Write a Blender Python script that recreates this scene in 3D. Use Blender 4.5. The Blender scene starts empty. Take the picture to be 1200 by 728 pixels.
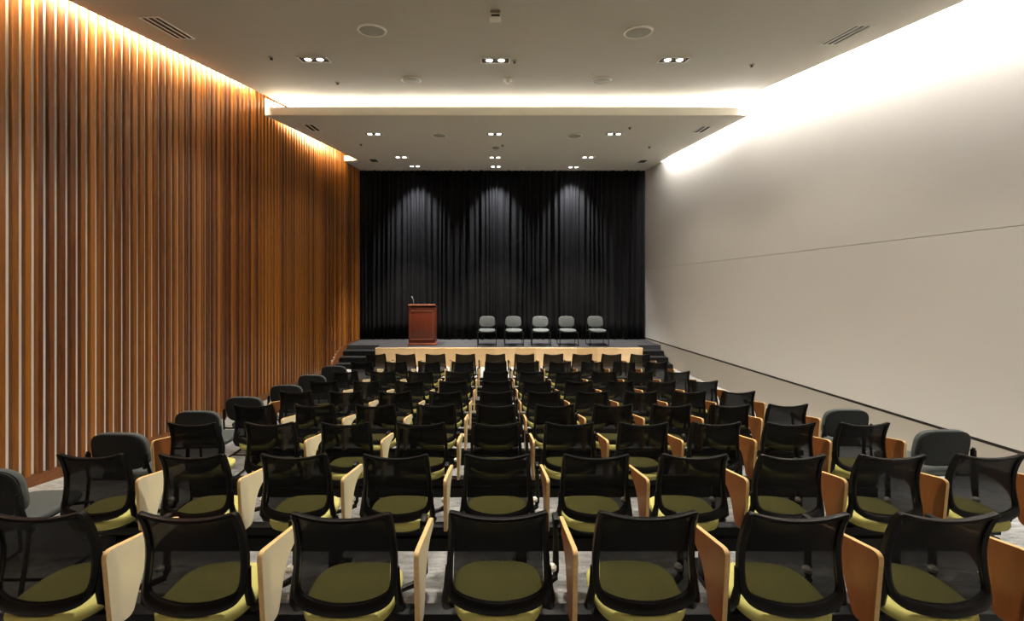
import bpy, bmesh, math, random
from mathutils import Vector, Matrix
random.seed(7)
C = bpy.context.scene.collection
PI = math.pi
H0 = 2.75            # eye height above the flat floor in front of the stage
F = 500.0            # focal length in pixels of the 1200 px wide frame

# ------------------------------------------------------------------ room measurements (metres)
def wl(y): return -(5.353 - 0.0645*y)          # front plane of the timber slats
def wr(y): return 5.93 - 0.067*y              # right wall plane
def up_z(y): return H0 + 2.52 + 0.126*y        # underside of the upper ceiling
def lo_z(y): return H0 + 3.27 + 0.0237*(y-8.93)  # underside of the lower ceiling
FL = [(-3.2,1.45),(-1.0,1.52),(0,1.62),(0.9,1.78),(1.746,1.92),(2.666,2.07),(3.586,2.19),(4.506,2.32),(5.426,2.434),
      (6.346,2.53),(7.266,2.60),(8.186,2.625),(9.106,2.655),(10.5,2.70),(12.3,2.75),(20,2.75)]
def floor_z(y):
    for (a,b),(c,d) in zip(FL,FL[1:]):
        if a <= y <= c:
            return H0 - (b+(d-b)*(y-a)/(c-a))
    return H0-2.75
STAGE = H0-2.2
Y_BACK, Y_END = -3.0, 14.6
Y_STAGE = 12.5

# ------------------------------------------------------------------ materials
def new_mat(name):
    m = bpy.data.materials.new(name); m.use_nodes = True
    nt = m.node_tree; b = nt.nodes['Principled BSDF']
    return m, nt, b
def plain(name, col, rough=.5, metal=0, var=.08, scale=40, bump=0, spec=.5, stretch=None):
    m, nt, b = new_mat(name)
    tc = nt.nodes.new('ShaderNodeTexCoord'); n = nt.nodes.new('ShaderNodeTexNoise')
    n.inputs['Scale'].default_value = scale; n.inputs['Detail'].default_value = 4
    if stretch:
        mp = nt.nodes.new('ShaderNodeMapping'); mp.inputs['Scale'].default_value = stretch
        nt.links.new(tc.outputs['Object'], mp.inputs[0]); nt.links.new(mp.outputs[0], n.inputs['Vector'])
    else:
        nt.links.new(tc.outputs['Object'], n.inputs['Vector'])
    r = nt.nodes.new('ShaderNodeMapRange'); r.inputs['To Min'].default_value = 1-var; r.inputs['To Max'].default_value = 1+var
    nt.links.new(n.outputs['Fac'], r.inputs['Value'])
    mx = nt.nodes.new('ShaderNodeVectorMath'); mx.operation = 'SCALE'
    mx.inputs[0].default_value = col[:3]; nt.links.new(r.outputs[0], mx.inputs['Scale'])
    nt.links.new(mx.outputs[0], b.inputs['Base Color'])
    b.inputs['Roughness'].default_value = rough; b.inputs['Metallic'].default_value = metal
    b.inputs['Specular IOR Level'].default_value = spec
    if bump:
        bp = nt.nodes.new('ShaderNodeBump'); bp.inputs['Strength'].default_value = bump; bp.inputs['Distance'].default_value = .003
        nt.links.new(n.outputs['Fac'], bp.inputs['Height']); nt.links.new(bp.outputs[0], b.inputs['Normal'])
    return m
def emis(name, col, st):
    m, nt, b = new_mat(name)
    b.inputs['Base Color'].default_value = (*col,1); b.inputs['Emission Color'].default_value = (*col,1)
    b.inputs['Emission Strength'].default_value = st
    return m
def wood(name, c1, c2, rough=.4, scale=(1,1,1), size=6, spec=.4, period=None, axis=None, shift=0):
    """grain stretched along one axis; with a period, every board of that period along `axis` has its own tone"""
    m, nt, b = new_mat(name)
    tc = nt.nodes.new('ShaderNodeTexCoord'); mp = nt.nodes.new('ShaderNodeMapping')
    mp.inputs['Scale'].default_value = scale
    n = nt.nodes.new('ShaderNodeTexNoise'); n.inputs['Scale'].default_value = size; n.inputs['Detail'].default_value = 6
    n.inputs['Distortion'].default_value = .6
    nt.links.new(tc.outputs['Object'], mp.inputs[0]); nt.links.new(mp.outputs[0], n.inputs['Vector'])
    fac = n.outputs['Fac']
    if period:
        d = nt.nodes.new('ShaderNodeVectorMath'); d.operation = 'DOT_PRODUCT'; d.inputs[1].default_value = axis
        nt.links.new(tc.outputs['Object'], d.inputs[0])
        q = nt.nodes.new('ShaderNodeMath'); q.operation = 'MULTIPLY_ADD'
        q.inputs[1].default_value = 1/period; q.inputs[2].default_value = shift
        nt.links.new(d.outputs['Value'], q.inputs[0])
        fl = nt.nodes.new('ShaderNodeMath'); fl.operation = 'FLOOR'; nt.links.new(q.outputs[0], fl.inputs[0])
        wn = nt.nodes.new('ShaderNodeTexWhiteNoise'); wn.noise_dimensions = '1D'; nt.links.new(fl.outputs[0], wn.inputs['W'])
        ad = nt.nodes.new('ShaderNodeMath'); ad.operation = 'MULTIPLY_ADD'; ad.inputs[1].default_value = .55
        nt.links.new(wn.outputs['Value'], ad.inputs[0])
        h = nt.nodes.new('ShaderNodeMath'); h.operation = 'MULTIPLY'; h.inputs[1].default_value = .5
        nt.links.new(n.outputs['Fac'], h.inputs[0]); nt.links.new(h.outputs[0], ad.inputs[2]); fac = ad.outputs[0]
    cr = nt.nodes.new('ShaderNodeValToRGB')
    cr.color_ramp.elements[0].position = .25; cr.color_ramp.elements[0].color = (*c1,1)
    cr.color_ramp.elements[1].position = .75; cr.color_ramp.elements[1].color = (*c2,1)
    nt.links.new(fac, cr.inputs[0]); nt.links.new(cr.outputs[0], b.inputs['Base Color'])
    b.inputs['Roughness'].default_value = rough; b.inputs['Specular IOR Level'].default_value = spec
    return m
def mesh_fabric():
    m, nt, b = new_mat('black_mesh_fabric')
    b.inputs['Base Color'].default_value = (.0022,.0022,.0022,1); b.inputs['Roughness'].default_value = .7
    b.inputs['Specular IOR Level'].default_value = .2
    tc = nt.nodes.new('ShaderNodeTexCoord'); n = nt.nodes.new('ShaderNodeTexNoise'); n.inputs['Scale'].default_value = 300
    nt.links.new(tc.outputs['Object'], n.inputs['Vector'])
    r = nt.nodes.new('ShaderNodeMapRange'); r.inputs['To Min'].default_value = .91; r.inputs['To Max'].default_value = .945
    nt.links.new(n.outputs['Fac'], r.inputs['Value'])
    sx = nt.nodes.new('ShaderNodeSeparateXYZ'); nt.links.new(tc.outputs['Object'], sx.inputs[0])
    g = nt.nodes.new('ShaderNodeMapRange'); g.inputs['From Min'].default_value = .64; g.inputs['From Max'].default_value = .74
    g.inputs['To Min'].default_value = 0; g.inputs['To Max'].default_value = .045      # the panel grows more opaque towards the top
    nt.links.new(sx.outputs['Z'], g.inputs['Value'])
    ad = nt.nodes.new('ShaderNodeMath'); ad.operation = 'ADD'; ad.use_clamp = True
    nt.links.new(r.outputs[0], ad.inputs[0]); nt.links.new(g.outputs[0], ad.inputs[1]); nt.links.new(ad.outputs[0], b.inputs['Alpha'])
    return m
def carpet():
    m, nt, b = new_mat('grey_carpet')
    tc = nt.nodes.new('ShaderNodeTexCoord')
    n1 = nt.nodes.new('ShaderNodeTexNoise'); n1.inputs['Scale'].default_value = 220; n1.inputs['Detail'].default_value = 3
    n2 = nt.nodes.new('ShaderNodeTexNoise'); n2.inputs['Scale'].default_value = 9; n2.inputs['Detail'].default_value = 5
    mp = nt.nodes.new('ShaderNodeMapping'); mp.inputs['Scale'].default_value = (1,3,1)
    nt.links.new(tc.outputs['Object'], n1.inputs['Vector']); nt.links.new(tc.outputs['Object'], mp.inputs[0]); nt.links.new(mp.outputs[0], n2.inputs['Vector'])
    mu = nt.nodes.new('ShaderNodeMath'); mu.operation = 'MULTIPLY_ADD'; mu.inputs[1].default_value = .6
    hh = nt.nodes.new('ShaderNodeMath'); hh.operation = 'MULTIPLY'; hh.inputs[1].default_value = .4
    nt.links.new(n1.outputs['Fac'], mu.inputs[0]); nt.links.new(n2.outputs['Fac'], hh.inputs[0]); nt.links.new(hh.outputs[0], mu.inputs[2])
    cr = nt.nodes.new('ShaderNodeValToRGB')
    cr.color_ramp.elements[0].position = .35; cr.color_ramp.elements[0].color = (.12,.12,.117,1)
    cr.color_ramp.elements[1].position = .65; cr.color_ramp.elements[1].color = (.46,.46,.455,1)
    nt.links.new(mu.outputs[0], cr.inputs[0]); nt.links.new(cr.outputs[0], b.inputs['Base Color'])
    b.inputs['Roughness'].default_value = .95; b.inputs['Specular IOR Level'].default_value = .1
    bp = nt.nodes.new('ShaderNodeBump'); bp.inputs['Strength'].default_value = .5; bp.inputs['Distance'].default_value = .004
    nt.links.new(n1.outputs['Fac'], bp.inputs['Height']); nt.links.new(bp.outputs[0], b.inputs['Normal'])
    return m

M = dict(
    plaster = plain('warm_white_plaster', (.48,.455,.395), .85, var=.03, scale=3, spec=.2),
    soffit = plain('white_painted_board', (.62,.595,.53), .8, var=.02, scale=3, spec=.2),
    panel = plain('off_white_wall_panel', (.57,.545,.50), .7, var=.02, scale=2, spec=.25),
    panel_low = plain('beige_lower_panel', (.42,.39,.33), .7, var=.03, scale=2, spec=.25),
    dark_trim = plain('dark_reveal', (.03,.025,.02), .6),
    backing = plain('pale_backing_board', (.78,.74,.67), .75, var=.03, scale=4),
    slat = wood('varnished_slat_timber', (.066,.015,.002), (.28,.102,.013), .33, (10,10,.7), 5, .4, .116, (.0644,.9979,0), .25),
    base_wood = wood('stained_baseboard', (.10,.035,.012), (.2,.075,.022), .4, (4,.5,4), 6),
    maple = wood('pale_maple', (.62,.42,.20), (.78,.56,.31), .4, (.6,4,4), 3, .4, .6, (1,0,0)),
    cherry = wood('red_cherry_wood', (.070,.011,.004), (.115,.021,.007), .35, (8,8,.8), 4),
    cherry_edge = wood('polished_cherry_edge', (.15,.045,.024), (.20,.065,.035), .3, (1,8,8), 4),
    carpet = carpet(),
    stage_carpet = plain('stage_carpet', (.036,.036,.038), .95, var=.3, scale=160, bump=.4, spec=.1),
    step_carpet = plain('black_step_carpet', (.007,.007,.007), .95, var=.3, scale=160, bump=.4, spec=.1),
    tread = plain('charcoal_tread_carpet', (.016,.016,.017), .95, var=.3, scale=160, bump=.4, spec=.1),
    velvet = plain('black_velour', (.0045,.0045,.0050), .8, var=.25, scale=60, spec=.12),
    black = plain('black_plastic', (.0025,.0025,.0025), .40, var=.1, scale=80, spec=.2),
    mic = plain('grey_microphone_metal', (.25,.25,.25), .35, metal=.6),
    black_metal = plain('black_powder_coat', (.003,.003,.003), .5, var=.1, scale=60, spec=.2),
    mesh = mesh_fabric(),
    lime = plain('lime_upholstery', (.47,.44,.14), .9, var=.10, scale=180, bump=.3, spec=.15),
    grey_fab = plain('slate_upholstery', (.070,.078,.076), .85, var=.12, scale=160, bump=.3, spec=.25),
    grey_shell = plain('charcoal_shell', (.011,.013,.013), .7, var=.12, scale=100, spec=.2),
    cream = plain('cream_laminate', (.70,.62,.44), .4, var=.04, scale=12),
    tab_brown = wood('brown_laminate', (.12,.036,.008), (.17,.056,.013), .4, (6,6,1), 6),
    ply = wood('ply_edge', (.58,.36,.13), (.74,.50,.22), .5, (4,4,4), 12),
    cap = plain('cream_plastic', (.75,.72,.62), .4, var=.03),
    lamp = emis('lamp_lens', (1,.93,.80), 14),
    lamp_cool = emis('cool_lamp_lens', (.95,.97,1), 14),
    strip_warm = emis('warm_led_strip', (1,.82,.55), 620),
    strip_neutral = emis('neutral_led_strip', (1,.97,.93), 430),
    fascia = plain('cream_fascia_paint', (.86,.82,.72), .7, var=.02, scale=3, spec=.2),
    strip_bright = emis('bright_led_strip', (1,.97,.93), 800),
    strip_white = emis('white_led_strip', (1,.95,.86), 60),
    recess = plain('dark_fixture_recess', (.06,.05,.04), .6),
    fixture = plain('fixture_paint', (.80,.77,.70), .5, var=.02),
    grille = plain('speaker_grille', (.33,.31,.26), .7, var=.15, scale=250),
    duct = plain('vent_slot', (.035,.03,.025), .7),
)

# ------------------------------------------------------------------ mesh helpers
class MB:
    def __init__(s): s.bm = bmesh.new()
    def box(s, c, size, rot=None, bev=0, mi=0):
        r = bmesh.ops.create_cube(s.bm, size=1)
        mat = Matrix.Translation(c) @ (rot.to_4x4() if rot else Matrix()) @ Matrix.Diagonal((*size,1))
        bmesh.ops.transform(s.bm, matrix=mat, verts=r['verts'])
        fs = set(f for v in r['verts'] for f in v.link_faces)
        for f in fs: f.material_index = mi
        if bev:
            es = list(set(e for v in r['verts'] for e in v.link_edges))
            bmesh.ops.bevel(s.bm, geom=es, offset=bev, segments=2, affect='EDGES', profile=.5)
        return s
    def hull8(s, p, mi=0):
        """box from 8 corners: bottom 4 ccw, top 4 ccw"""
        v = [s.bm.verts.new(q) for q in p]
        for idx in ((3,2,1,0),(4,5,6,7),(0,1,5,4),(1,2,6,5),(2,3,7,6),(3,0,4,7)):
            s.bm.faces.new([v[i] for i in idx]).material_index = mi
        return s
    def tube(s, pts, r, seg=8, closed=False, flat=1.0):
        pts = [Vector(p) for p in pts]; rings = []; n = len(pts)
        for i, p in enumerate(pts):
            if closed: t = (pts[(i+1) % n]-pts[i-1])
            else: t = pts[min(i+1,n-1)]-pts[max(i-1,0)]
            t.normalize()
            ref = Vector((0,0,1)) if abs(t.z) < .9 else Vector((1,0,0))
            a = t.cross(ref).normalized(); b = t.cross(a).normalized()
            rr = r[i] if isinstance(r, (list,tuple)) else r
            rings.append([s.bm.verts.new(p + a*math.cos(2*PI*k/seg)*rr + b*math.sin(2*PI*k/seg)*rr*flat) for k in range(seg)])
        m = n if closed else n-1
        for i in range(m):
            A, B = rings[i], rings[(i+1) % n]
            for k in range(seg):
                s.bm.faces.new((A[k],A[(k+1)%seg],B[(k+1)%seg],B[k]))
        if not closed:
            s.bm.faces.new(rings[0][::-1]); s.bm.faces.new(rings[-1])
        return s
    def loft(s, rings, cap0=True, cap1=True, mi=0):
        R = [[s.bm.verts.new(p) for p in ring] for ring in rings]; n = len(R[0])
        for A, B in zip(R, R[1:]):
            for k in range(n): s.bm.faces.new((A[k],A[(k+1)%n],B[(k+1)%n],B[k])).material_index = mi
        if cap0: s.bm.faces.new(R[0][::-1]).material_index = mi
        if cap1: s.bm.faces.new(R[-1]).material_index = mi
        return s
    def disc(s, c, r, h, rot=None, seg=28, r2=None):
        """flat drum hanging under point c"""
        r2 = r if r2 is None else r2
        mk = lambda rad, z: [Vector(c) + ((rot or Matrix.Identity(3)) @ Vector((rad*math.cos(2*PI*k/seg), rad*math.sin(2*PI*k/seg), z))) for k in range(seg)]
        return s.loft([mk(r2,-h), mk(r2+(r-r2)*.6,-h*.7), mk(r,0)])
    def build(s, name, mats, parent=None, smooth=35):
        me = bpy.data.meshes.new(name)
        bmesh.ops.recalc_face_normals(s.bm, faces=s.bm.faces)
        s.bm.to_mesh(me); s.bm.free()
        for m in (mats if isinstance(mats,(list,tuple)) else [mats]): me.materials.append(m)
        if smooth:
            for p in me.polygons: p.use_smooth = True
            me.set_sharp_from_angle(angle=math.radians(smooth))
        o = bpy.data.objects.new(name, me); C.objects.link(o)
        if parent: o.parent = parent
        return o
def tag(o, label, cat, group=None):
    o['label'] = label; o['category'] = cat
    if group: o['group'] = group
    return o
def thing(name, loc, label=None, cat=None, group=None, rz=0):
    o = bpy.data.objects.new(name, None); C.objects.link(o); o.location = loc; o.rotation_euler = (0,0,rz)
    o.empty_display_size = .1
    if label: tag(o, label, cat, group)
    return o
def struct(o): o['kind'] = 'structure'; return o
def dup(root, loc, rz=0, scale=None):
    r = root.copy(); C.objects.link(r); r.location = loc; r.rotation_euler = (0,0,rz)
    for ch in [c for c in bpy.data.objects if c.parent == root]:
        c = ch.copy(); C.objects.link(c); c.parent = r
        for g in [g for g in bpy.data.objects if g.parent == ch]:
            d = g.copy(); C.objects.link(d); d.parent = c
    return r
def lerp(a, b, t): return a+(b-a)*t

# ------------------------------------------------------------------ setting: floor, walls, ceilings
ys = [-3.0+.4*i for i in range(45)]
b = MB(); rows = []
for y in ys:
    z = floor_z(y)
    rows.append([b.bm.verts.new((x,y,z)) for x in (-5.9, -2, 2, 6.4)])
for A, B in zip(rows, rows[1:]):
    for k in range(3): b.bm.faces.new((A[k],A[k+1],B[k+1],B[k]))
# a slab below so that the floor has thickness
lowr = [[b.bm.verts.new((x,y,-.35)) for x in (-5.9,6.4)] for y in (ys[0],ys[-1])]
b.bm.faces.new((lowr[0][0],lowr[1][0],lowr[1][1],lowr[0][1]))
struct(b.build('floor', M['carpet'], smooth=40))

ROOF = H0+4.75
def wall_strip(mb, f0, f1, y0, y1, zb0, zb1, zt0, zt1, mi=0):
    """vertical slab between lateral functions f0 (room side) and f1 (outer), y0..y1"""
    mb.hull8([(f0(y0),y0,zb0),(f1(y0),y0,zb0),(f1(y1),y1,zb1),(f0(y1),y1,zb1),
              (f0(y0),y0,zt0),(f1(y0),y0,zt0),(f1(y1),y1,zt1),(f0(y1),y1,zt1)], mi)
# left wall: pale backing with varnished slats
b = MB(); wall_strip(b, lambda y: wl(y)-.042, lambda y: wl(y)-.25, Y_BACK-.2, 14.05, -.3, -.3, ROOF, ROOF)
wall_left = struct(b.build('wall_left', M['backing'], smooth=0))
b = MB(); d = Vector((.0644,.9979,0)); nrm = Vector((d.y,-d.x,0)); p0 = Vector((wl(-3),-3,0))
L = (14.05+3)/d.y; per = .116; s0 = 0.0
# phase: the slat face ends at pixel 7 (light line) on the left of the frame
yph = 5.353/((580-7.2)/F+.0645); sph = (yph+3)/d.y
s = (sph-.063) - per*math.floor((sph-.063)/per) - per
while s < L:
    a0, a1 = s, s+.063
    if a0 > 0 and a1 < L:
        q0 = p0+d*a0; q1 = p0+d*a1
        zb0 = floor_z(q0.y)+.12
        if q0.y > 11.95: zb0 = min(STAGE, H0-2.75+.25+(q0.y-11.95)*.55)+.03
        c = .006
        pr = [q0-nrm*.045, q0-nrm*c, q0+d*c, q1-d*c, q1-nrm*c, q1-nrm*.045]
        b.loft([[(v.x,v.y,zb0) for v in pr],[(v.x,v.y,ROOF-.05) for v in pr]])
    s += per
b.build('timber_slats', M['slat'], wall_left, smooth=0)
# baseboard following the floor and climbing along the stage steps
b = MB(); prev = None
for y in [Y_BACK]+[-2.5+.5*i for i in range(29)]+[11.95,12.6,13.1,13.9,14.04]:
    f = floor_z(y)
    bot = f-.02; top = f+.13
    if y > 11.95: top = min(STAGE, H0-2.75+.25+(y-11.95)*.55)+.04
    ring = [(wl(y)-.043,y,bot),(wl(y)-.004,y,bot),(wl(y)-.004,y,top),(wl(y)-.043,y,top)]
    ring = [b.bm.verts.new(p) for p in ring]
    if prev:
        for k in range(4): b.bm.faces.new((prev[k],prev[(k+1)%4],ring[(k+1)%4],ring[k]))
    prev = ring
struct(b.build('baseboard_left', M['base_wood'], smooth=0))

# right wall: two upper panels with a fine joint, dark reveal, lower panel
def dark_z(y): return H0 - lerp(1.904, 2.13, (y-4.47)/(14-4.47))
def seam_z(y): return H0 + lerp(.51,.43,(y-4.55)/1.95)
b = MB()
o1 = lambda y: wr(y); o2 = lambda y: wr(y)+.2
y0, y1 = Y_BACK-.2, Y_END
wall_strip(b, o1, o2, y0, y1, seam_z(y0)+.003, seam_z(y1)+.003, ROOF, ROOF)
wall_strip(b, o1, o2, y0, y1, dark_z(y0), dark_z(y1), seam_z(y0)-.003, seam_z(y1)-.003)
struct(b.build('wall_right', M['panel'], smooth=0))
b = MB(); wall_strip(b, lambda y: wr(y)+.03, o2, y0, y1, dark_z(y0)-.045, dark_z(y1)-.045, dark_z(y0), dark_z(y1))
struct(b.build('trim_1', M['dark_trim'], smooth=0))
b = MB(); wall_strip(b, lambda y: wr(y)+.008, o2, y0, y1, -.3, -.3, dark_z(y0)-.045, dark_z(y1)-.045)
struct(b.build('wall_right_lower', M['panel_low'], smooth=0))
b = MB(); b.box((.3,Y_END+.1,2.5),(12.6,.2,10.5)); struct(b.build('wall_stage', M['dark_trim'], smooth=0))
b = MB(); b.box((.3,Y_BACK-.1,2.5),(13,.2,10.5)); struct(b.build('wall_back', M['base_wood'], smooth=0))  # out of view; dark wood chosen to cut bounce onto slats and chair backs
b = MB(); b.box((.3,5.8,ROOF+.1),(13,18.2,.2)); struct(b.build('roof', M['plaster'], smooth=0))

def slab(mb, pts, zf, th, mi=0):
    """horizontal-ish plate: outline pts (x,y), underside zf(y)"""
    bot = [mb.bm.verts.new((x,y,zf(y))) for x,y in pts]; top = [mb.bm.verts.new((x,y,zf(y)+th)) for x,y in pts]
    n = len(pts)
    mb.bm.faces.new(bot[::-1]).material_index = mi; mb.bm.faces.new(top).material_index = mi
    for k in range(n): mb.bm.faces.new((bot[k],bot[(k+1)%n],top[(k+1)%n],top[k])).material_index = mi
INL, INR = .12, .18
YS = 8.85
b = MB(); ye = 9.75
slab(b, [(wl(Y_BACK)+INL,Y_BACK),(wr(Y_BACK)-INR,Y_BACK),(wr(ye)-INR,ye),(wl(ye)+INL,ye)], up_z, .08)
struct(b.build('ceiling', M['plaster'], smooth=0))
b = MB(); ye2 = 12.85
pts = [(wl(YS)+.02,YS),(wr(YS)-.07,YS),(wr(ye2)-.09,ye2),(wr(ye2)-.005,ye2+.05),(wr(Y_END)-.01,Y_END),(wl(Y_END)-.05,Y_END),(wl(12.8)-.0,12.8),(wl(12.75)+.47,12.75)]
slab(b, pts, lo_z, .16)
struct(b.build('ceiling_lower', M['soffit'], smooth=0))
# upright back of the cove above the lower ceiling
b = MB(); b.box((.25,9.8,(lo_z(9.8)+.16+ROOF)/2),(wr(9.8)-wl(9.8)-.05,.06,ROOF-lo_z(9.8)-.16))
struct(b.build('wall_cove', M['soffit'], smooth=0))

# white end of the cove over the slats, and the fascia of the lower ceiling
b = MB(); wall_strip(b, lambda y: wl(y)+.03, lambda y: wl(y)+.004, YS+.0, 9.76, lo_z(YS)+.165, lo_z(9.76)+.165, up_z(YS)-.005, up_z(9.76)-.005)
struct(b.build('trim_2', M['fixture'], smooth=0))
b = MB(); b.box(((wl(YS)+.02+wr(YS)-.07)/2,YS-.013,lo_z(YS)+.082),(wr(YS)-.07-wl(YS)-.02,.024,.168),bev=.003)
struct(b.build('trim_3', M['fascia'], smooth=0))
# LED strips hidden in the coves
def strip(name, mat, label, pts, w=.03):
    b = MB(); b.tube(pts, w, seg=6); return tag(b.build(name, mat), label, 'light strip')
strip('cove_light', M['strip_white'], 'white light strip lying on the lower ceiling edge inside the bright cove',
      [(wl(9.15)+.25,9.15,lo_z(9.15)+.20),(wr(9.15)-.1,9.15,lo_z(9.15)+.20)])
strip('cove_light', M['strip_warm'], 'warm light strip above the upper ceiling edge beside the timber slats',
      [(wl(y)+INL+.015,y,up_z(y)+.125) for y in (-2.6,2,5,8.35)])
strip('cove_light', M['strip_warm'], 'warm light strip above the lower ceiling edge beside the timber slats',
      [(lerp(wl(YS)+.11, wl(12.1)+.44, t), lerp(YS+.3,12.1,t), lo_z(lerp(YS+.3,12.1,t))+.21) for t in (0,.5,1)])
strip('cove_light', M['strip_neutral'], 'pale light strip above the upper ceiling edge beside the plain wall',
      [(wr(y)-INR+.03,y,up_z(y)+.12) for y in (-2.6,2,5,9.6)])
strip('cove_light', M['strip_bright'], 'pale light strip above the lower ceiling edge beside the plain wall',
      [(wr(y)-.06,y,lo_z(y)+.20) for y in (8.95,10.5,12.5)])

# ------------------------------------------------------------------ stage
XL, XR = -3.5, 4.325
st = thing('stage', (0,Y_STAGE,0), 'low stage with grey carpet deck and pale maple front', 'stage')
b = MB()
def deck(mb, outline, z0, z1):
    bot = [mb.bm.verts.new((x,y-Y_STAGE,z0)) for x,y in outline]; top = [mb.bm.verts.new((x,y-Y_STAGE,z1)) for x,y in outline]
    n = len(outline); mb.bm.faces.new(bot[::-1]); mb.bm.faces.new(top)
    for k in range(n): mb.bm.faces.new((bot[k],bot[(k+1)%n],top[(k+1)%n],top[k]))
deck(b, [(XL+.01,Y_STAGE+.02),(XR-.01,Y_STAGE+.02),(XR-.01,13.0),(wr(13.0)-.01,13.0),(wr(14.5)-.01,14.5),(wl(14.5)-.1,14.5),(wl(14.1)-.1,14.1),(wl(14.06)+.02,14.06),(wl(13)+.02,13.0),(XL+.01,13.0)], 0, STAGE)
b.build('deck', M['stage_carpet'], st, smooth=0)
b = MB(); b.box(((XL+XR)/2,.01,STAGE/2-.006),(XR-XL,.03,STAGE-.012)); b.build('front_panel', M['maple'], st, smooth=0)
b = MB(); b.box(((XL+XR)/2,.005,STAGE-.012),(XR-XL+.01,.05,.034),bev=.004); b.build('edge_strip', M['maple'], st, smooth=0)
for side, (xa, xb) in (('left',(None,XL)),('right',(XR,None))):
    t = thing('stage_steps', (0,12.6,0), 'black carpeted steps rising to the stage beside the %s' % ('timber slats' if side=='left' else 'plain wall'), 'steps', 'steps at both ends of the stage')
    for k,(yf,drop) in enumerate(((12.72,2.34),(12.44,2.48),(12.16,2.62))):
        f = 12.99 if k == 0 else (12.72,12.44)[k-1]
        ym = f
        xl = wl(yf)+.01 if xa is None else XR+.005
        xr = XL-.005 if xb is not None else wr(ym)-.02
        if yf < Y_STAGE:
            if side == 'left': xr = XL+.0
            else: xl = XR
        b = MB()
        b.box(((xl+xr)/2,(yf+ym)/2-12.6,(H0-drop)/2),(xr-xl,ym-yf,H0-drop))
        so = b.build('step', M['step_carpet'], t, smooth=0)
        b = MB(); b.box(((xl+xr)/2,(yf+ym)/2-12.6,H0-drop+.006),(xr-xl-.02,ym-yf,.014),bev=.004)
        b.build('tread', M['tread'], so, smooth=0)

# black curtain with uneven folds
xs = []; x = wl(14)-.12; folds = []
while x < wr(14)+.0:
    w = random.uniform(.09,.26); folds.append((x, w, random.uniform(.05,.15), random.uniform(-.02,.02))); x += w
X0, X1 = wl(14)-.1, wr(14.2)-.015
b = MB(); N = 1500; zs = [STAGE+.015+(lo_z(14.2)-STAGE-.02)*k/10 for k in range(11)]
def fold_y(x, t):
    xx = x + .02*math.sin(3*x+2.2*t) + .015*math.sin(9*x-3*t)*(1-t)
    for fx, w, a, o in folds:
        if fx <= xx < fx+w:
            u = (xx-fx)/w
            return 14.16 + o*.6 - a*math.sin(PI*u)**1.7*(.75+.25*(1-t))
    return 14.16
prev = None
cols = [[b.bm.verts.new((X0+(X1-X0)*i/N, fold_y(X0+(X1-X0)*i/N, k/10), zs[k])) for k in range(11)] for i in range(N+1)]
for A, B in zip(cols, cols[1:]):
    for k in range(10): b.bm.faces.new((A[k],B[k],B[k+1],A[k+1]))
cu = b.build('stage_curtain', M['velvet'], smooth=60)
sm = cu.modifiers.new('thickness','SOLIDIFY'); sm.thickness = .006; sm.offset = 1
tag(cu, 'floor-length black curtain in loose folds across the back of the stage', 'curtain')

# lectern
LX, LY = (494.5-580)*12.95/F, 12.90
t = thing('lectern', (LX,LY,STAGE), 'red-brown cherry wood lectern standing on the stage', 'lectern')
b = MB(); b.box((0,.24,.605),(.80,.44,1.09),bev=.006); b.build('body', M['cherry'], t)
b = MB(); b.box((0,.235,.032),(.85,.49,.06),bev=.01).box((0,.235,.072),(.83,.47,.02),bev=.008); b.build('plinth', M['cherry_edge'], t)
b = MB()
R = Matrix.Rotation(math.radians(-13),3,'X')
b.box((0,.25,1.18),(.82,.52,.04),R,bev=.01); b.box((0,.005,1.222),(.82,.03,.045),bev=.008); b.build('top', M['cherry_edge'], t)
b = MB(); b.box((0,.014,.615),(.66,.02,.84),bev=.006); fp = b.build('front_panel', M['cherry'], t)
b = MB()
for z in (.19,1.055): b.box((0,.004,z),(.68,.02,.026),bev=.008)
for x in (-.345,.345): b.box((x,.006,.62),(.014,.012,.84),bev=.006)
b.build('moulding', M['cherry_edge'], fp)
b = MB()
pts = [(-.26,.1,1.19),(-.262,.1,1.27),(-.27,.105,1.36),(-.29,.12,1.42),(-.315,.15,1.455)]
b.tube(pts,.008,8); b.tube([(-.315,.15,1.455),(-.335,.17,1.48)],[.014,.016],10); b.disc((-.26,.1,1.215),.03,.02)
b.build('microphone', M['mic'], t)

# ------------------------------------------------------------------ upholstered guest chair
def cushion(hw0, hw1, y0, y1, z0, z1, n=48, ex=3.2, waterfall=0, crown=.012, frontpow=None):
    """rounded pad; half widths hw0 at y0 (rear) to hw1 at y1 (front)"""
    cy, hd = (y0+y1)/2, (y1-y0)/2
    def ring(sc, z, inset=0):
        out = []
        for k in range(n):
            a = 2*PI*k/n; c, s_ = math.cos(a), math.sin(a)
            e = ex
            x = abs(c)**(2/e)*(1 if c >= 0 else -1); y = abs(s_)**(2/e)*(1 if s_ >= 0 else -1)
            yy = cy+hd*y*sc; hw = lerp(hw0,hw1,(yy-y0)/(y1-y0))
            zz = z - waterfall*max(0,(yy-cy)/hd)**3
            out.append((hw*x*sc, yy, zz))
        return out
    h = z1-z0
    return [ring(.90,z0),ring(.965,z0+.10*h),ring(.995,z0+.35*h),ring(1,z0+.6*h),ring(.985,z0+.82*h),ring(.95,z0+.95*h),ring(.88,z1),ring(.6,z1+crown*.6),ring(.25,z1+crown)]
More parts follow.
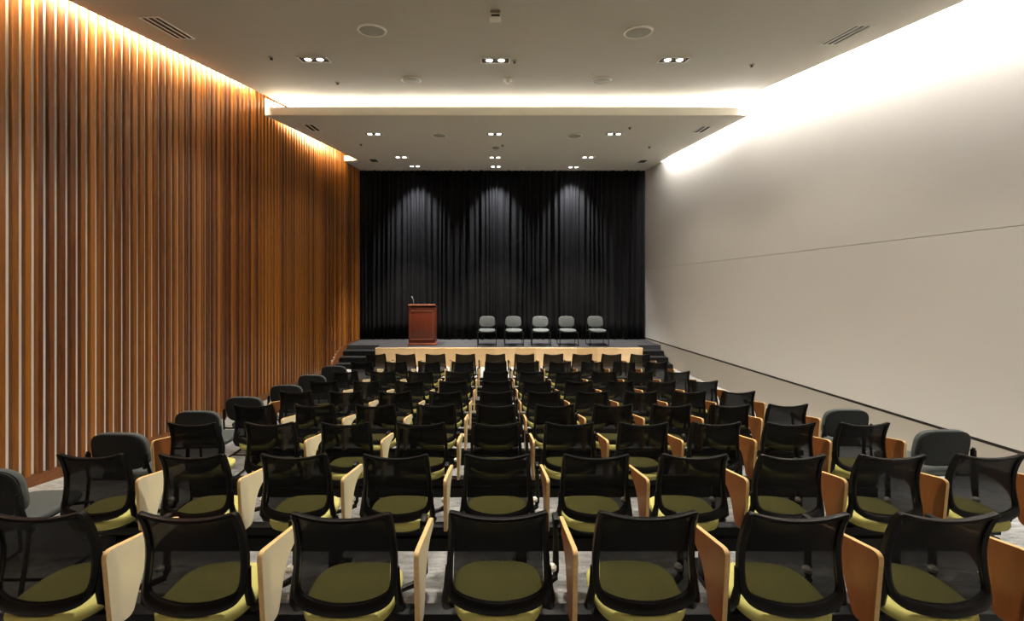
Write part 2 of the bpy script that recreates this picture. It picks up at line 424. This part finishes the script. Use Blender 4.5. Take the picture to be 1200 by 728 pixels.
def guest_chair():
    t = thing('guest_chair', (0,0,0))
    b = MB(); b.loft(cushion(.24,.25,-.055,.46,.432,.484,waterfall=.018)); b.build('seat', M['grey_fab'], t)
    b = MB(); b.loft(cushion(.20,.22,.02,.44,.405,.428)); b.build('seat_pan', M['black'], t)
    # back pad: cushion lofted in x,z and leaned
    def lean(r, off):
        out = []
        for ring in r:
            rr = []
            for x,y,z in ring:      # cushion y -> height, cushion z -> thickness towards the front
                h = y; yy = z + off - .16*(h-.50) + .35*x*x
                rr.append((x, yy, h))
            out.append(rr)
        return out
    b = MB(); b.loft(lean(cushion(.248,.238,.525,.86,0,.045,ex=3.6,crown=.008), -.03)); b.build('back_pad', M['grey_fab'], t)
    b = MB(); b.loft(lean(cushion(.244,.234,.529,.857,0,.022,ex=3.6,crown=0), -.053)); b.build('back_shell', M['grey_shell'], t)
    for s in (-1,1):
        x = .278*s
        b = MB()
        b.tube([(x*.89,-.078,.70),(x*.91,-.072,.64),(x*.97,-.06,.55),(x,-.035,.45),(x,-.05,.30),(x,-.09,.05),(x,-.09,.02),(x,-.06,.012),(x,.2,.012),(x,.40,.012),(x,.43,.02),(x,.435,.05),(x,.42,.25),(x,.40,.40),(x*.96,.36,.415),(x*.5,.34,.413)],.0125,8)
        b.tube([(x,-.035,.44),(x*.9,.02,.414),(x*.5,.05,.413)],.011,8)
        b.box((x*.905,-.072,.62),(.03,.035,.13),bev=.008)
        b.build('side_frame', M['black_metal'], t)
    b = MB(); b.tube([(-.278,.13,.012),(.278,.13,.012)],.010,8); b.build('crossbar', M['black_metal'], t)
    return t
guest = guest_chair()
gpos = []
lchairs = [(-3.28,2.80,.02),(-3.25,3.76,-.02),(-3.27,4.76,.02),(-3.275,5.65,-.02),(-3.175,6.56,.03),(-3.145,7.41,-.02),(-3.08,8.23,.02)]
ordn = ['first','second','third','fourth','fifth','sixth','seventh','eighth','ninth','tenth']
def put_guest(i, loc, rz, label, group):
    o = guest if i == 0 else dup(guest, loc, rz)
    o.location = loc; o.rotation_euler = (0,0,rz); tag(o, label, 'chair', group); return o
n = 0
for i,(x,y,rz) in enumerate(lchairs):
    # the rows beside which they stand, counted from the stage
    lab = 'loose charcoal padded chair beside the slatted wall, at the %s mesh row from the stage' % ordn[7-i]
    put_guest(n, (x,y-.02,floor_z(y+.15)+.0), rz, lab, 'loose padded chairs along the slatted wall'); n += 1
for x,y,rz,w in ((3.98,3.84,.03,'nearer the camera'),(3.93,4.82,-.02,'closer to the stage')):
    put_guest(n, (x,y,floor_z(y+.15)), rz, 'loose charcoal padded chair by the plain wall, the one %s' % w, 'loose padded chairs along the plain wall'); n += 1
for k,px in enumerate((570.8,602,634,665.3,699.6)):
    y = 12.98
    lab = ['grey padded chair on the stage, closest to the lectern','second grey padded chair on stage counting from the lectern','middle grey padded chair of the five on the stage',
           'fourth grey padded chair on stage counting from the lectern','grey padded chair on the stage, farthest from the lectern'][k]
    put_guest(n, ((px-580)*y/F, y+.22, STAGE+.001), PI+(.0,.02,-.03,.02,.05)[k], lab, 'padded chairs on the stage'); n += 1

# ------------------------------------------------------------------ mesh tablet chair
half = [(0,.903),(.05,.904),(.10,.909),(.15,.919),(.182,.928),(.198,.930),(.206,.922),(.209,.90),(.211,.86),(.214,.79),(.219,.71),(.221,.63),(.219,.60),(.214,.566),(.197,.540),(.165,.522),(.11,.509),(.05,.502),(0,.500)]
ctl = half + [(-x,z) for x,z in half[-2:0:-1]]
outl = []
for i in range(len(ctl)):          # smooth the outline through its control points
    p = [Vector(ctl[(i+k) % len(ctl)]) for k in (-1,0,1,2)]
    for u in (0,.5):
        outl.append(tuple(.5*(2*p[1]+(p[2]-p[0])*u+(2*p[0]-5*p[1]+4*p[2]-p[3])*u*u+(3*p[1]-p[0]-3*p[2]+p[3])*u**3)))
def by(x, z):  # y of the back surface
    t = min(1,max(0,(.93-z)/.42)); return .022*t + .05*math.sin(PI*t**.95) + .45*x*x
def offset_in(pts, d):
    out = []; n = len(pts)
    for i in range(n):
        a, c = Vector(pts[i-1]), Vector(pts[(i+1)%n]); t = (c-a).normalized()
        nrm = Vector((t.y,-t.x))       # clockwise outline: inward
        dd = d(pts[i]) if callable(d) else d
        out.append((pts[i][0]+nrm.x*dd, pts[i][1]+nrm.y*dd))
    return out
def widthf(p):
    x, z = p
    if z > .885: return .020
    if z < .60: return .027 + .013*min(1,(.60-z)/.07)
    return .027
inn = offset_in(outl, widthf)
mid = offset_in(outl, lambda p: widthf(p)*.5)
def mesh_chair_parts(side):
    t = thing('tablet_chair', (0,0,0))
    P = lambda q, off: (q[0], by(*q)+off, q[1])
    b = MB(); n = len(outl)
    o4 = offset_in(outl, .004)
    prof = [[P(q,.012) for q in outl],[P(q,.018) for q in mid],[P(q,.010) for q in inn],[P(q,-.008) for q in inn],[P(q,-.017) for q in mid],[P(q,-.010) for q in outl]]
    R = [[b.bm.verts.new(p) for p in ring] for ring in prof]
    for i in range(len(R)):
        A, B = R[i], R[(i+1)%len(R)]
        for k in range(n): b.bm.faces.new((A[k],A[(k+1)%n],B[(k+1)%n],B[k]))
    b.build('back_frame', M['black'], t, smooth=50)
    # woven panel
    b = MB(); NU, NV = 16, 14
    def prof_z(x, top):
        best = [p for p in inn if (p[1] > .72) == top]
        best.sort(); 
        for (xa,za),(xb_,zb_) in zip(best,best[1:]):
            if xa <= x <= xb_ and xb_ > xa: return za+(zb_-za)*(x-xa)/(xb_-xa)
        return best[-1][1] if x > 0 else best[0][1]
    V = []
    for i in range(NU+1):
        u = -1+2*i/NU; xb0 = u*.176; col = []
        for j in range(NV+1):
            z = lerp(prof_z(xb0,False)-.008, prof_z(xb0,True)+.006, j/NV)
            hw = lerp(.186,.192,min(1,max(0,(.90-z)/.3)))
            col.append(b.bm.verts.new(P((u*hw,z),0)))
        V.append(col)
    for A, B in zip(V,V[1:]):
        for k in range(NV): b.bm.faces.new((A[k],A[k+1],B[k+1],B[k]))
    b.build('mesh_panel', M['mesh'], t, smooth=60)
    b = MB(); b.loft(cushion(.195,.213,.0,.395,.440,.496,ex=2.8,waterfall=.018,crown=.006)); b.build('seat', M['lime'], t, smooth=60)
    b = MB(); b.loft(cushion(.17,.195,.03,.375,.418,.444,ex=2.7,waterfall=.015)); b.build('seat_pan', M['black'], t, smooth=60)
    for s in (-1,1):
        b = MB()
        b.tube([(s*.216,by(.216,.66)+.008,.66),(s*.219,by(.22,.58)+.012,.58),(s*.228,.085,.515),(s*.228,.12,.465),(s*.208,.17,.43),(s*.16,.22,.42)],[.012,.016,.019,.020,.018,.014],10)
        b.build('back_bracket', M['black'], t, smooth=60)
    # mounting block down to the beam
    b = MB(); b.box((0,.22,.405),(.22,.22,.034),bev=.006).box((0,.24,.374),(.10,.10,.03),bev=.003); b.build('mount', M['black_metal'], t)
    # tablet arm
    s = side
    b = MB()
    b.tube([(s*.17,.28,.412),(s*.25,.33,.412),(s*.283,.355,.418),(s*.287,.365,.44),(s*.287,.365,.60),(s*.285,.365,.69)],[.013,.015,.017,.017,.014,.014],8)
    b.box((s*.285,.355,.695),(.030,.07,.055),bev=.008)
    b.box((s*.296,.34,.685),(.016,.09,.03),bev=.004)
    b.build('tablet_arm', M['black_metal'], t)
    b = MB(); b.tube([(s*.268,.345,.462),(s*.268,.345,.477),(s*.268,.345,.487)],[.020,.021,.012],12); b.build('pivot_cap', M['cap'], t)
    ctrl = [((.02,.435),.025),((-.012,.785),.045),((.395,.70),.022),((.405,.655),.014),((.27,.655),.05),((.185,.60),.06),((.125,.425),.03)]
    poly = []
    m = len(ctrl)
    for i,(p,r) in enumerate(ctrl):
        p = Vector(p); a = Vector(ctrl[i-1][0])-p; c = Vector(ctrl[(i+1)%m][0])-p
        a1 = p+a.normalized()*min(r,a.length*.45); c1 = p+c.normalized()*min(r,c.length*.45)
        for k in range(6):
            u = k/5; poly.append(tuple((1-u)**2*a1+2*u*(1-u)*p+u*u*c1))
    b = MB(); th = .021
    xi, xo = s*.306, s*(.306+th)
    e = .0025
    sh = offset_in(poly, e)
    def rr(x, pp): return [b.bm.verts.new((x,q[0],q[1])) for q in pp]
    Rg = [rr(xi,sh),rr(xi+s*e,poly),rr(xo-s*e,poly),rr(xo,sh)]
    for A,B in zip(Rg,Rg[1:]):
        for k in range(len(poly)): b.bm.faces.new((A[k],A[(k+1)%len(poly)],B[(k+1)%len(poly)],B[k])).material_index = 2
    b.bm.faces.new(Rg[0]).material_index = 1; b.bm.faces.new(Rg[-1]).material_index = 0
    b.build('writing_tablet', [M['cream'],M['tab_brown'],M['ply']], t)
    return t
rt = mesh_chair_parts(1); lt = mesh_chair_parts(-1)
rowY = [1.746+.92*i for i in range(9)]
used = {1:False,-1:False}
rows_txt = ['back row (ninth from the stage)','eighth row from the stage','seventh row from the stage','sixth row from the stage','fifth row from the stage','fourth row from the stage','third row from the stage','second row from the stage','front row by the stage']
for r, y in enumerate(rowY):
    ks = list(range(-3,4)) if r == 0 else list(range(-4,6))
    for j, k in enumerate(ks):
        x = .012 + (.622 if k > 0 else .643)*k
        side = -1 if (k == -4 and r in (2,4)) else 1
        src = rt if side == 1 else lt
        zz = floor_z(y)
        loc = (x+random.uniform(-.006,.006), y+random.uniform(-.008,.008), zz)
        rz = random.uniform(-.012,.012)
        o = src if not used[side] else dup(src, loc, rz)
        used[side] = True
        o.location = loc; o.rotation_euler = (0,0,rz)
        who = ordn[j] + (' mesh chair in view' if r == 0 else ' mesh chair')
        lab = '%s from the slatted wall, %s' % (who, rows_txt[r])
        if side == -1: lab = 'left-handed ' + lab
        tag(o, lab, 'chair', 'mesh tablet chairs, %s' % rows_txt[r])
    # the beam the row is bolted to
    xa = .643*-4-.12 if r else -3*.643-.35; xb = .622*5+.3 if r else 3*.622+.6
    yb = y+.24
    t = thing('seating_beam', (0,yb,zz), 'black steel beam on posts under the %s' % rows_txt[r], 'seating beam', 'beams under the mesh chairs')
    b = MB(); b.box(((xa+xb)/2,0,.330),(xb-xa,.07,.056),bev=.006); b.build('beam', M['black_metal'], t)
    b = MB(); b.box(((xa+xb)/2,0,.235),(xb-xa,.06,.09),bev=.006); b.build('lower_rail', M['black_metal'], t)
    kk = [-4.1,-1.72,.28,2.28,4.28] if r else [-1.72,.28,2.28]
    fz = floor_z(yb)-zz
    for k in kk:
        x = k*.63
        b = MB(); b.box((x,0,(.30+fz)/2+.005),(.075,.075,.30-fz),bev=.006).box((x,0,fz+.012+.01),(.10,.40,.022),bev=.005); b.build('post', M['black_metal'], t)

# ------------------------------------------------------------------ ceiling fittings
def on_up(px, py):
    a = (320-py)/F; y = 2.52/(a-.126); return Vector(((px-580)*y/F, y, up_z(y)))
def on_lo(px, py):
    a = (320-py)/F; y = (3.27-.0237*8.93)/(a-.0237); return Vector(((px-580)*y/F, y, lo_z(y)))
RU = Matrix.Rotation(math.atan(.126),3,'X'); RLo = Matrix.Rotation(math.atan(.0237),3,'X')
def downlight(p, rot, label, sx=.46, sy=.24, power=0, cool=False, aim=None, size=100, blend=.6, group='twin downlights in the ceiling', off=.095):
    t = thing('downlight', p, label, 'light', group); t.rotation_euler = rot.to_euler()
    b = MB()
    for s in (-1,1):
        b.box((s*(sx/2-.008),0,-.006),(.016,sy,.012),bev=.003); b.box((0,s*(sy/2-.008),-.006),(sx-.034,.016,.012),bev=.003)
    b.build('rim', M['fixture'], t)
    b = MB(); b.box((0,0,-.002),(sx-.03,sy-.03,.004)); b.build('recess', M['recess'], t)
    for s in (-1,1):
        b = MB(); b.disc((s*off,0,-.004),.052,.008,seg=20,r2=.045); b.build('lamp', M['lamp_cool' if cool else 'lamp'], t)
    if power:
        li = bpy.data.lights.new('downlight_beam','SPOT'); li.energy = power; li.spot_size = math.radians(size); li.spot_blend = blend
        li.shadow_soft_size = .06; li.color = (.93,.95,1) if cool else (1,.92,.80)
        lo = bpy.data.objects.new('downlight_beam', li); C.objects.link(lo); lo.location = p+Vector((0,0,-.05))
        d = Vector(aim or (0,0,-1)); lo.rotation_euler = d.to_track_quat('-Z','Y').to_euler()
        lo.parent = None
    return t
names3 = ['nearest the slatted wall','in the middle','nearest the plain wall']
for px,py,nm in ((368,69.5,0),(580.5,70.5,1),(789.5,70,2)):
    downlight(on_up(px,py), RU, 'twin downlight %s of the upper ceiling row' % names3[nm], power=(300,760,300)[nm], size=125)
for px,py,nm in ((438,157,0),(580,157,1),(720,157,2)):
    downlight(on_lo(px,py), RLo, 'twin downlight %s, first row behind the cove' % names3[nm], sx=.42, sy=.2, power=(220,340,220)[nm], size=120)
for px,py,nm in ((470,184.2,0),(580,184.6,1),(689,184.4,2)):
    downlight(on_lo(px,py), RLo, 'twin downlight %s, second row behind the cove' % names3[nm], sx=.4, sy=.2, power=3000, size=54, aim=(0,.1,-1))
for px,py,nm in ((486,194.8,0),(581,195.3,1),(672,196,2)):
    downlight(on_lo(px,py), RLo, 'twin downlight %s, last row before the curtain' % names3[nm], sx=.36, sy=.2, power=1700, cool=True, size=76, blend=1, aim=(0,.24,-1), off=.09)
for y in (3.4,-.3):   # the same fittings carry on over and behind the camera
    for i,x in enumerate((-2.93,0,2.9)):
        downlight(Vector((x,y,up_z(y))), RU, 'twin downlight %s, ceiling row at %s' % (names3[i], 'the back wall' if y < 1 else 'mid audience'), power=(60 if y < 1 else (320,860,320)[i]), size=125)

def speaker(p, rot, r, label):
    t = thing('ceiling_speaker', p, label, 'speaker', 'round ceiling speakers'); t.rotation_euler = rot.to_euler()
    b = MB(); seg = 36
    mk = lambda rad, z: [(rad*math.cos(2*PI*k/seg), rad*math.sin(2*PI*k/seg), z) for k in range(seg)]
    b.loft([mk(r,0),mk(r,-.012),mk(r*.96,-.022),mk(r*.86,-.018),mk(r*.86,0)], False, False); b.build('rim', M['fixture'], t)
    b = MB(); b.disc((0,0,-.004),r*.87,.012,seg=36,r2=r*.8); b.build('grille', M['grille'], t)
for px,py,r,u,lab in ((436,35,.192,1,'larger-looking round speaker, upper ceiling near the slatted wall side'),(748,37,.192,1,'larger-looking round speaker, upper ceiling near the plain wall side'),
    (482,93.5,.18,1,'round speaker just before the bright cove, slatted wall side'),(705,94,.18,1,'round speaker just before the bright cove, plain wall side'),
    (515,158.5,.18,0,'flush round speaker in the lower ceiling, slatted wall side'),(673.5,159,.18,0,'flush round speaker in the lower ceiling, plain wall side')):
    speaker((on_up if u else on_lo)(px,py), RU if u else RLo, r, lab)
def vent(p, rot, L, W, label, slots=3, rz=0):
    t = thing('ceiling_vent', p, label, 'vent', 'slot air vents'); t.rotation_euler = (rot @ Matrix.Rotation(rz,3,'Z')).to_euler()
    b = MB(); b.box((0,0,-.002),(W-.02,L-.02,.004)); b.build('backing', M['duct'], t)
    b = MB()
    for s in (-1,1): b.box((s*(W/2-.01),0,-.006),(.02,L,.012),bev=.003); b.box((0,s*(L/2-.01),-.006),(W-.042,.02,.012),bev=.003)
    b.build('frame', M['fixture'], t)
    for k in range(1,slots):
        b = MB(); b.box((-W/2+W*k/slots,0,-.006),(.022,L-.042,.010),bev=.003); b.build('blade', M['fixture'], t)
vent(on_up(197,33), RU, .66,.26,'long slot vent in the upper ceiling by the slatted wall')
vent(on_up(990.5,41), RU, .64,.24,'long slot vent in the upper ceiling by the plain wall')
vent(on_lo(366,149.5), RLo, .5,.24,'slot vent in the lower ceiling, nearer one by the slatted wall',2)
vent(on_lo(823,151.5), RLo, .5,.24,'slot vent in the lower ceiling, nearer one by the plain wall',2)
vent(on_lo(438,188), RLo, .42,.26,'slot vent near the curtain by the slatted wall',1)
vent(on_lo(753,189), RLo, .42,.26,'slot vent near the curtain by the plain wall',1)
# smoke detector, hanging sensor, sprinkler heads
p = on_up(595,93); t = thing('smoke_detector', p, 'white smoke detector under the upper ceiling before the cove', 'smoke detector'); t.rotation_euler = RU.to_euler()
b = MB(); b.disc((0,0,0),.085,.03,r2=.075); b.build('base', M['fixture'], t)
b = MB(); b.disc((0,0,-.03),.05,.04,r2=.035); b.build('chamber', M['cap'], t)
p = on_lo(581,173); t = thing('smoke_detector', p, 'flat smoke detector in the middle of the lower ceiling', 'smoke detector'); t.rotation_euler = RLo.to_euler()
b = MB(); b.disc((0,0,0),.09,.035,r2=.07); b.build('base', M['grille'], t)
p = on_up(580.5,14); t = thing('ceiling_sensor', p, 'small boxy sensor hanging from the upper ceiling at the top', 'sensor')
b = MB(); b.box((0,0,-.02),(.12,.10,.05),bev=.008); b.build('mount', M['grille'], t)
b = MB(); b.box((0,-.01,-.075),(.145,.11,.06),bev=.012); bd = b.build('body', M['fixture'], t)
b = MB(); b.box((0,-.066,-.08),(.10,.01,.022),bev=.003); b.build('lens', M['duct'], bd)
for px,py,u,lab in ((603,71,1,'beside the middle twin downlight'),(318,67,1,'near the slatted wall'),(395.5,96.5,1,'just before the cove, slatted wall side'),(881,75.5,1,'near the plain wall'),
    (589,170,0,'beside the flat smoke detector'),(423,169,0,'lower ceiling near the slatted wall'),(738,149.5,0,'lower ceiling just behind the cove'),(761,172,0,'lower ceiling near the plain wall')):
    p = (on_up if u else on_lo)(px,py); rot = RU if u else RLo
    t = thing('sprinkler_head', p, 'tiny ceiling sprinkler head, %s' % lab, 'sprinkler', 'sprinkler heads'); t.rotation_euler = rot.to_euler()
    b = MB(); b.disc((0,0,0),.045,.012,seg=20,r2=.035); b.build('rose', M['grille'], t)
    b = MB(); b.disc((0,0,-.012),.018,.03,seg=12,r2=.022); b.build('deflector', M['recess'], t)

# ------------------------------------------------------------------ camera, world, view
cam = bpy.data.cameras.new('camera'); co = bpy.data.objects.new('camera', cam); C.objects.link(co)
co.location = (0,0,H0); co.rotation_euler = (PI/2,0,0)
cam.sensor_width = 36; cam.lens = F/1200*36
cam.shift_x = 20/1200; cam.shift_y = -44/1200
cam.clip_start = .05
bpy.context.scene.camera = co
w = bpy.data.worlds.new('world'); bpy.context.scene.world = w; w.use_nodes = True
w.node_tree.nodes['Background'].inputs['Color'].default_value = (0,0,0,1)
vs = bpy.context.scene.view_settings
vs.view_transform = 'Standard'; vs.look = 'None'; vs.gamma = 1; vs.use_curve_mapping = False; vs.exposure = -.3
